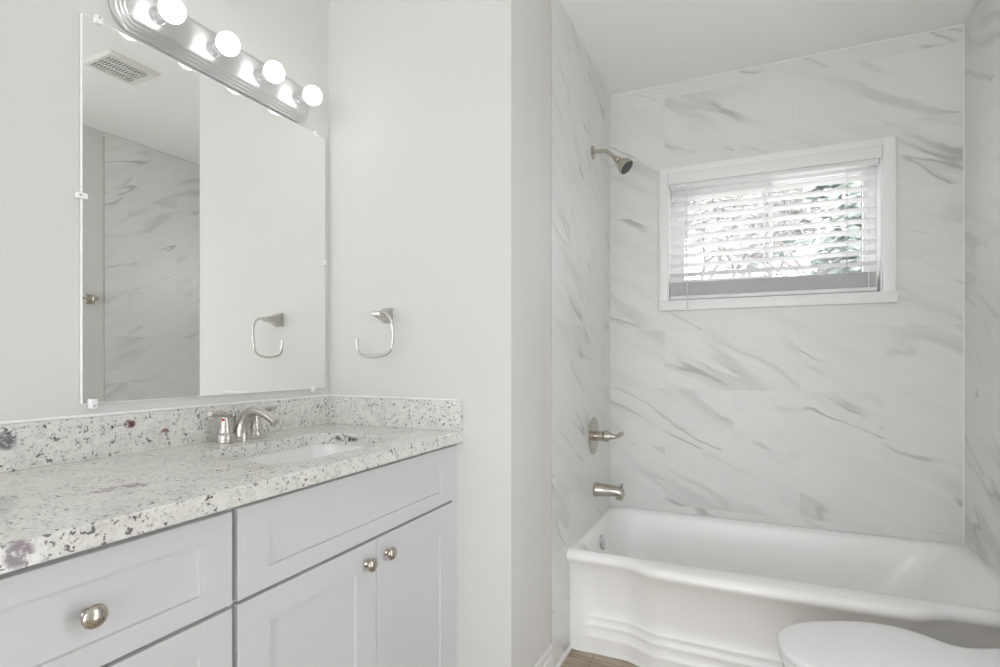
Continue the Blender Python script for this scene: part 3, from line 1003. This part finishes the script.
# ================================================================== CEILING VENT
vt = thing('exhaust_vent', 'white square exhaust fan grille in the ceiling, seen in the mirror', 'vent', (-0.045, 1.645, ZC))
vx0, vx1, vy0, vy1 = -0.160, 0.070, 1.520, 1.768
bm = bmesh.new()
zl = ZC - 0.016
# rim
def vloop(ins, z): return [(x, y, z) for x, y in rrect(vx0 + ins, vx1 - ins, vy0 + ins, vy1 - ins, 0.012, 4)]
nx, ny = 3, 13
gx0, gx1, gy0, gy1 = vx0 + 0.034, vx1 - 0.034, vy0 + 0.024, vy1 - 0.038
gl_ = lambda z: [(x, y, z) for x, y in rrect(gx0, gx1, gy0, gy1, 0.0005, 4)]
loft(bm, [vloop(0, ZC - 0.0003), vloop(0.0, ZC - 0.004), vloop(0.010, zl), gl_(zl), gl_(ZC - 0.002)], cap0=False, cap1=False)
for i in range(nx + 1):
    cx = gx0 + (gx1 - gx0) * i / nx
    box(bm, cx - 0.0055, cx + 0.0055, gy0, gy1, zl, zl + 0.004)
for j in range(ny + 1):
    cy = gy0 + (gy1 - gy0) * j / ny
    box(bm, gx0, gx1, cy - 0.0027, cy + 0.0027, zl + 0.0002, zl + 0.0042)
obj('grille', bm, M['vent'], vt, smooth=False)
obj('vent_cavity', boxm(gx0 - 0.002, gx1 + 0.002, gy0 - 0.002, gy1 + 0.002, ZC - 0.003, ZC - 0.0005), M['duct'], vt, smooth=False, label='dark opening behind the grille')

# ================================================================== TOILET
tt = thing('toilet', 'white toilet with closed lid standing in front of the bathtub', 'toilet', (0.42, 1.73, 0))
TIP = Vector((0.078, 1.672)); PHI = math.radians(6.5)
AX = Vector((math.cos(PHI), math.sin(PHI))); SD = Vector((-math.sin(PHI), math.cos(PHI)))
LIDW = [(0.0, 0.0), (0.003, 0.038), (0.011, 0.060), (0.028, 0.088), (0.050, 0.113), (0.08, 0.135), (0.12, 0.156), (0.168, 0.174), (0.21, 0.188), (0.25, 0.197), (0.29, 0.200), (0.326, 0.196), (0.36, 0.185), (0.39, 0.167), (0.422, 0.137), (0.46, 0.116), (0.508, 0.124), (0.56, 0.142), (0.585, 0.148)]


def prof_w(tab, d):
    for (a, wa), (c, wc) in zip(tab, tab[1:]):
        if d <= c:
            return wa + (wc - wa) * (d - a) / (c - a)
    return tab[-1][1]


def oval(tab, z, ins=0.0, n=40, end=None):
    dmax = end if end else tab[-1][0]
    ds = [dmax * (i / n) ** 2.0 for i in range(n + 1)]
    cm = catmull([(d, w_) for d, w_ in tab], 8)
    pts = []
    up = []
    for d in ds:
        w_ = prof_w(cm, d)
        k = max(0.0, w_ - ins * min(1.0, w_ / 0.06))
        dd = d + ins * (1 - min(1.0, d / 0.15))
        dd = min(dd, dmax - ins)
        up.append((dd, k))
    for dd, k in up:
        p = TIP + AX * dd + SD * k
        pts.append((p.x, p.y, z))
    for dd, k in reversed(up[1:]):
        p = TIP + AX * dd - SD * k
        pts.append((p.x, p.y, z))
    return pts


def shrink(pts, k):
    c = TIP + AX * 0.30
    return [(c.x + (x - c.x) * k, c.y + (y - c.y) * k, z) for x, y, z in pts]


ZL = 0.450
bm = bmesh.new()
loft(bm, [oval(LIDW, ZL - 0.020, 0.004), oval(LIDW, ZL - 0.018, 0.0), oval(LIDW, ZL - 0.006, 0.0), oval(LIDW, ZL - 0.0015, 0.003), oval(LIDW, ZL, 0.009), shrink(oval(LIDW, ZL + 0.0015, 0.009), 0.80), shrink(oval(LIDW, ZL + 0.0025, 0.009), 0.45)])
obj('lid', bm, M['lid'], tt, sharp=50)
bm = bmesh.new()
loft(bm, [oval(LIDW, ZL - 0.046, 0.008), oval(LIDW, ZL - 0.043, 0.003), oval(LIDW, ZL - 0.027, 0.003), oval(LIDW, ZL - 0.023, 0.006)])
obj('seat', bm, M['lid'], tt, sharp=50)
for s in (-1, 1):
    bm = bmesh.new()
    p = TIP + AX * 0.560 + SD * s * 0.075
    lathe(bm, [(0.0, -0.028), (0.013, -0.028), (0.014, 0.0), (0.014, 0.028), (0.0, 0.028)], (p.x, p.y, ZL - 0.022), (SD.x, SD.y, 0), 16)
    obj('hinge', bm, M['lid'], tt)
BW = [(d, max(0.0, k - 0.002)) for d, k in LIDW] + [(0.62, 0.155), (0.68, 0.165), (0.735, 0.165)]
bm = bmesh.new()
zb = ZL - 0.048


def bowl_loop(z, k, shift, wk):
    base = oval(BW, z, 0.006)
    c = TIP + AX * 0.40
    out = []
    for x, y, zz in base:
        v = Vector((x, y)) - c
        a, s = v.dot(AX), v.dot(SD)
        a = a * k + shift; s = s * wk
        p = c + AX * a + SD * s
        out.append((p.x, p.y, z))
    return out


loft(bm, [bowl_loop(0.0, 0.70, 0.05, 0.64), bowl_loop(0.02, 0.69, 0.05, 0.63), bowl_loop(0.10, 0.64, 0.06, 0.56), bowl_loop(0.18, 0.66, 0.05, 0.58), bowl_loop(0.25, 0.76, 0.03, 0.70),
          bowl_loop(0.31, 0.87, 0.015, 0.84), bowl_loop(0.355, 0.95, 0.005, 0.94), bowl_loop(0.38, 0.985, 0.0, 0.985), bowl_loop(zb - 0.004, 0.99, 0.0, 0.99), bowl_loop(zb, 0.97, 0.0, 0.97)])
obj('bowl', bm, M['porcelain'], tt, sharp=55)


def obox(name, d0, d1, hw, z0, z1, r, mat, parent, top=0.0):
    bm = bmesh.new()
    lps = []
    for z, ins in ((z0, 0.006), (z0 + 0.006, 0.0), (z1 - 0.008, top), (z1 - 0.002, top + 0.002), (z1, top + 0.008)):
        q = []
        for a, s in rrect(d0 + ins, d1 - ins, -hw + ins, hw - ins, r, 6):
            p = TIP + AX * a + SD * s
            q.append((p.x, p.y, z))
        lps.append(q)
    loft(bm, lps)
    return obj(name, bm, mat, parent, sharp=50)


tank = obox('tank', 0.612, 0.752, 0.178, zb, 0.690, 0.035, M['porcelain'], tt)
obox('tank_lid', 0.606, 0.757, 0.184, 0.691, 0.722, 0.035, M['porcelain'], tt)
bm = bmesh.new()
p0 = TIP + AX * 0.608 + SD * -0.125
p1 = TIP + AX * 0.592 + SD * -0.125
p2 = TIP + AX * 0.590 + SD * -0.055
lathe(bm, [(0.0, 0.0), (0.014, 0.0), (0.012, 0.008), (0.0, 0.009)], ((TIP + AX * 0.613 + SD * -0.125).x, (TIP + AX * 0.613 + SD * -0.125).y, 0.645), (-AX.x, -AX.y, 0), 16)
tube(bm, [(p0.x, p0.y, 0.645), (p1.x, p1.y, 0.645), (p2.x, p2.y, 0.640)], 0.006, sub=4, n=10)
obj('flush_lever', bm, M['chrome'], tt, label='chrome flush lever')

# ================================================================== WINDOW BLIND
bl = thing('window_blind', 'half-open white faux-wood blind hanging in the small window', 'window blind', (0.09, YB + 0.03, WZ0))
bm = bmesh.new()
box(bm, WX0 + 0.001, WX1 - 0.001, YB - 0.014, YB - 0.002, 2.136, 2.200, 0.002)
obj('valance', bm, M['slat'], bl)
obj('head_rail', boxm(WX0 + 0.010, WX1 - 0.010, YB + 0.004, YB + 0.052, 2.120, 2.175, 0.002), M['pvc'], bl)
BX0, BX1 = WX0 + 0.010, 0.540
yb0, yb1 = YB + 0.004, YB + 0.054


def slat(bm, z, tilt):
    """gently crowned 50 mm slat"""
    n = 5
    yc = (yb0 + yb1) / 2
    top, bot = [], []
    for i in range(n + 1):
        q = -1 + 2 * i / n
        yy = yc + 0.025 * q * math.cos(tilt)
        zz = z - 0.025 * q * math.sin(tilt) + 0.0018 * (1 - q * q)
        top.append((yy, zz + 0.0013)); bot.append((yy, zz - 0.0013))
    sec = top + bot[::-1]
    loft(bm, [[(BX0, a, c) for a, c in sec], [(BX1, a, c) for a, c in sec]])


bm = bmesh.new()
zs = [2.064 - 0.0497 * k for k in range(9)]
for z in zs:
    slat(bm, z, math.radians(13))
obj('slats', bm, M['slat'], bl, sharp=40, label='tilted white slats')
bm = bmesh.new()
for k in range(14):
    slat(bm, 1.5585 + 0.0050 * k, random.uniform(-0.01, 0.02))
obj('gathered_slats', bm, M['slat'], bl, sharp=40, label='slats stacked flat at the bottom')
obj('bottom_rail', boxm(BX0, BX1, yb0, yb1, 1.5345, 1.5555, 0.003), M['slat'], bl)
for cx in (-0.258, 0.085, 0.425):
    bm = bmesh.new()
    for yy in (yb0 - 0.001, yb1 + 0.001):
        tube(bm, [(cx, yy, 1.556), (cx, yy, 2.125)], 0.0010, sub=1, n=6)
    for z in zs:
        tube(bm, [(cx, yb0 - 0.001, z + 0.004), (cx, yb1 + 0.001, z - 0.008)], 0.0007, sub=1, n=5)
    obj('ladder_cord', bm, M['cord'], bl)
    bm = bmesh.new()
    box(bm, cx - 0.005, cx + 0.005, YB - 0.016, YB - 0.013, 2.131, 2.140, 0.001)
    obj('valance_clip', bm, M['vent'], bl)
for cx in (-0.335, 0.507):
    bm = bmesh.new()
    tube(bm, [(cx, yb0 - 0.002, 1.556), (cx, yb0 - 0.002, 2.125)], 0.0014, sub=1, n=6)
    obj('lift_cord', bm, M['cord'], bl)
bm = bmesh.new()
tube(bm, [(-0.282, YB + 0.000, 2.128), (-0.282, YB - 0.014, 2.115), (-0.281, YB - 0.030, 1.80), (-0.277, YB - 0.034, 1.468)], 0.0032, n=8, sub=4)
lathe(bm, [(0.0, 0.0), (0.0045, 0.0), (0.0045, 0.03), (0.0, 0.032)], (-0.277, YB - 0.034, 1.462), (0, 0, 1), 10)
obj('tilt_wand', bm, M['cord'], bl)

# ================================================================== OUTSIDE
struct('trim_7', boxm(-14, 14, 3.2, 20, -0.5, -0.4), simple('pale_gravel_yard', (0.50, 0.49, 0.46), 0.95), smooth=False)


def tree(name, label, base, height, spread, seed, bark, leafmat, nleaf, leafsize, cat='tree', depth=5, group=None):
    rnd = random.Random(seed)
    t = thing(name, label, cat, base, group)
    bm = bmesh.new()
    tips = []

    def grow(p, d, ln, r, lv):
        q = p + d * ln * 0.5 + Vector((rnd.uniform(-1, 1), rnd.uniform(-1, 1), rnd.uniform(-.5, .5))) * ln * 0.07
        e = p + d * ln
        tube(bm, [(*p, r), (*q, r * 0.85), (*e, r * 0.68)], r, n=6 if lv > 1 else 5, sub=1)
        if lv == 0:
            tips.append(e); return
        if lv <= 2:
            tips.append(q)
        for k in range(2 if rnd.random() < 0.45 else 3):
            nd = (d + Vector((rnd.uniform(-1, 1), rnd.uniform(-1, 1), rnd.uniform(-0.35, 0.65))) * spread).normalized()
            grow(e, nd, ln * rnd.uniform(0.62, 0.82), r * 0.62, lv - 1)

    grow(Vector(base), Vector((0, 0, 1)), height * 0.34, height * 0.018, depth)
    obj('trunk', bm, bark, t, smooth=False)
    if nleaf:
        bm = bmesh.new()
        for k in range(nleaf):
            c = rnd.choice(tips) + Vector((rnd.gauss(0, 1), rnd.gauss(0, 1), rnd.gauss(0, 1))) * height * 0.035
            a = Vector((rnd.uniform(-1, 1), rnd.uniform(-1, 1), rnd.uniform(-1, 1))).normalized()
            _, u, v = frame_of(a)
            s = leafsize * rnd.uniform(0.6, 1.3)
            vs = [bm.verts.new(c + u * s), bm.verts.new(c + v * s * 0.45 + a * s * 0.1), bm.verts.new(c - u * s), bm.verts.new(c - v * s * 0.45 + a * s * 0.1)]
            bm.faces.new(vs)
        obj('foliage', bm, leafmat, t, smooth=False)
    return t


tree('tree', 'bare grey tree with slanting branches outside the left window pane', (-0.60, 6.2, -0.4), 3.8, 0.66, 5, M['bark'], M['leaf_grey'], 3600, 0.045)
tree('tree', 'pinkish twiggy tree outside the right window pane', (1.75, 10.2, -0.4), 4.9, 0.65, 12, M['bark_red'], M['leaf_grey'], 9000, 0.06)
tree('tree', 'pale green leafy tree farther back behind the other two trees', (0.6, 16.5, -0.4), 7.2, 0.8, 21, M['bark'], M['leaf'], 26000, 0.21)
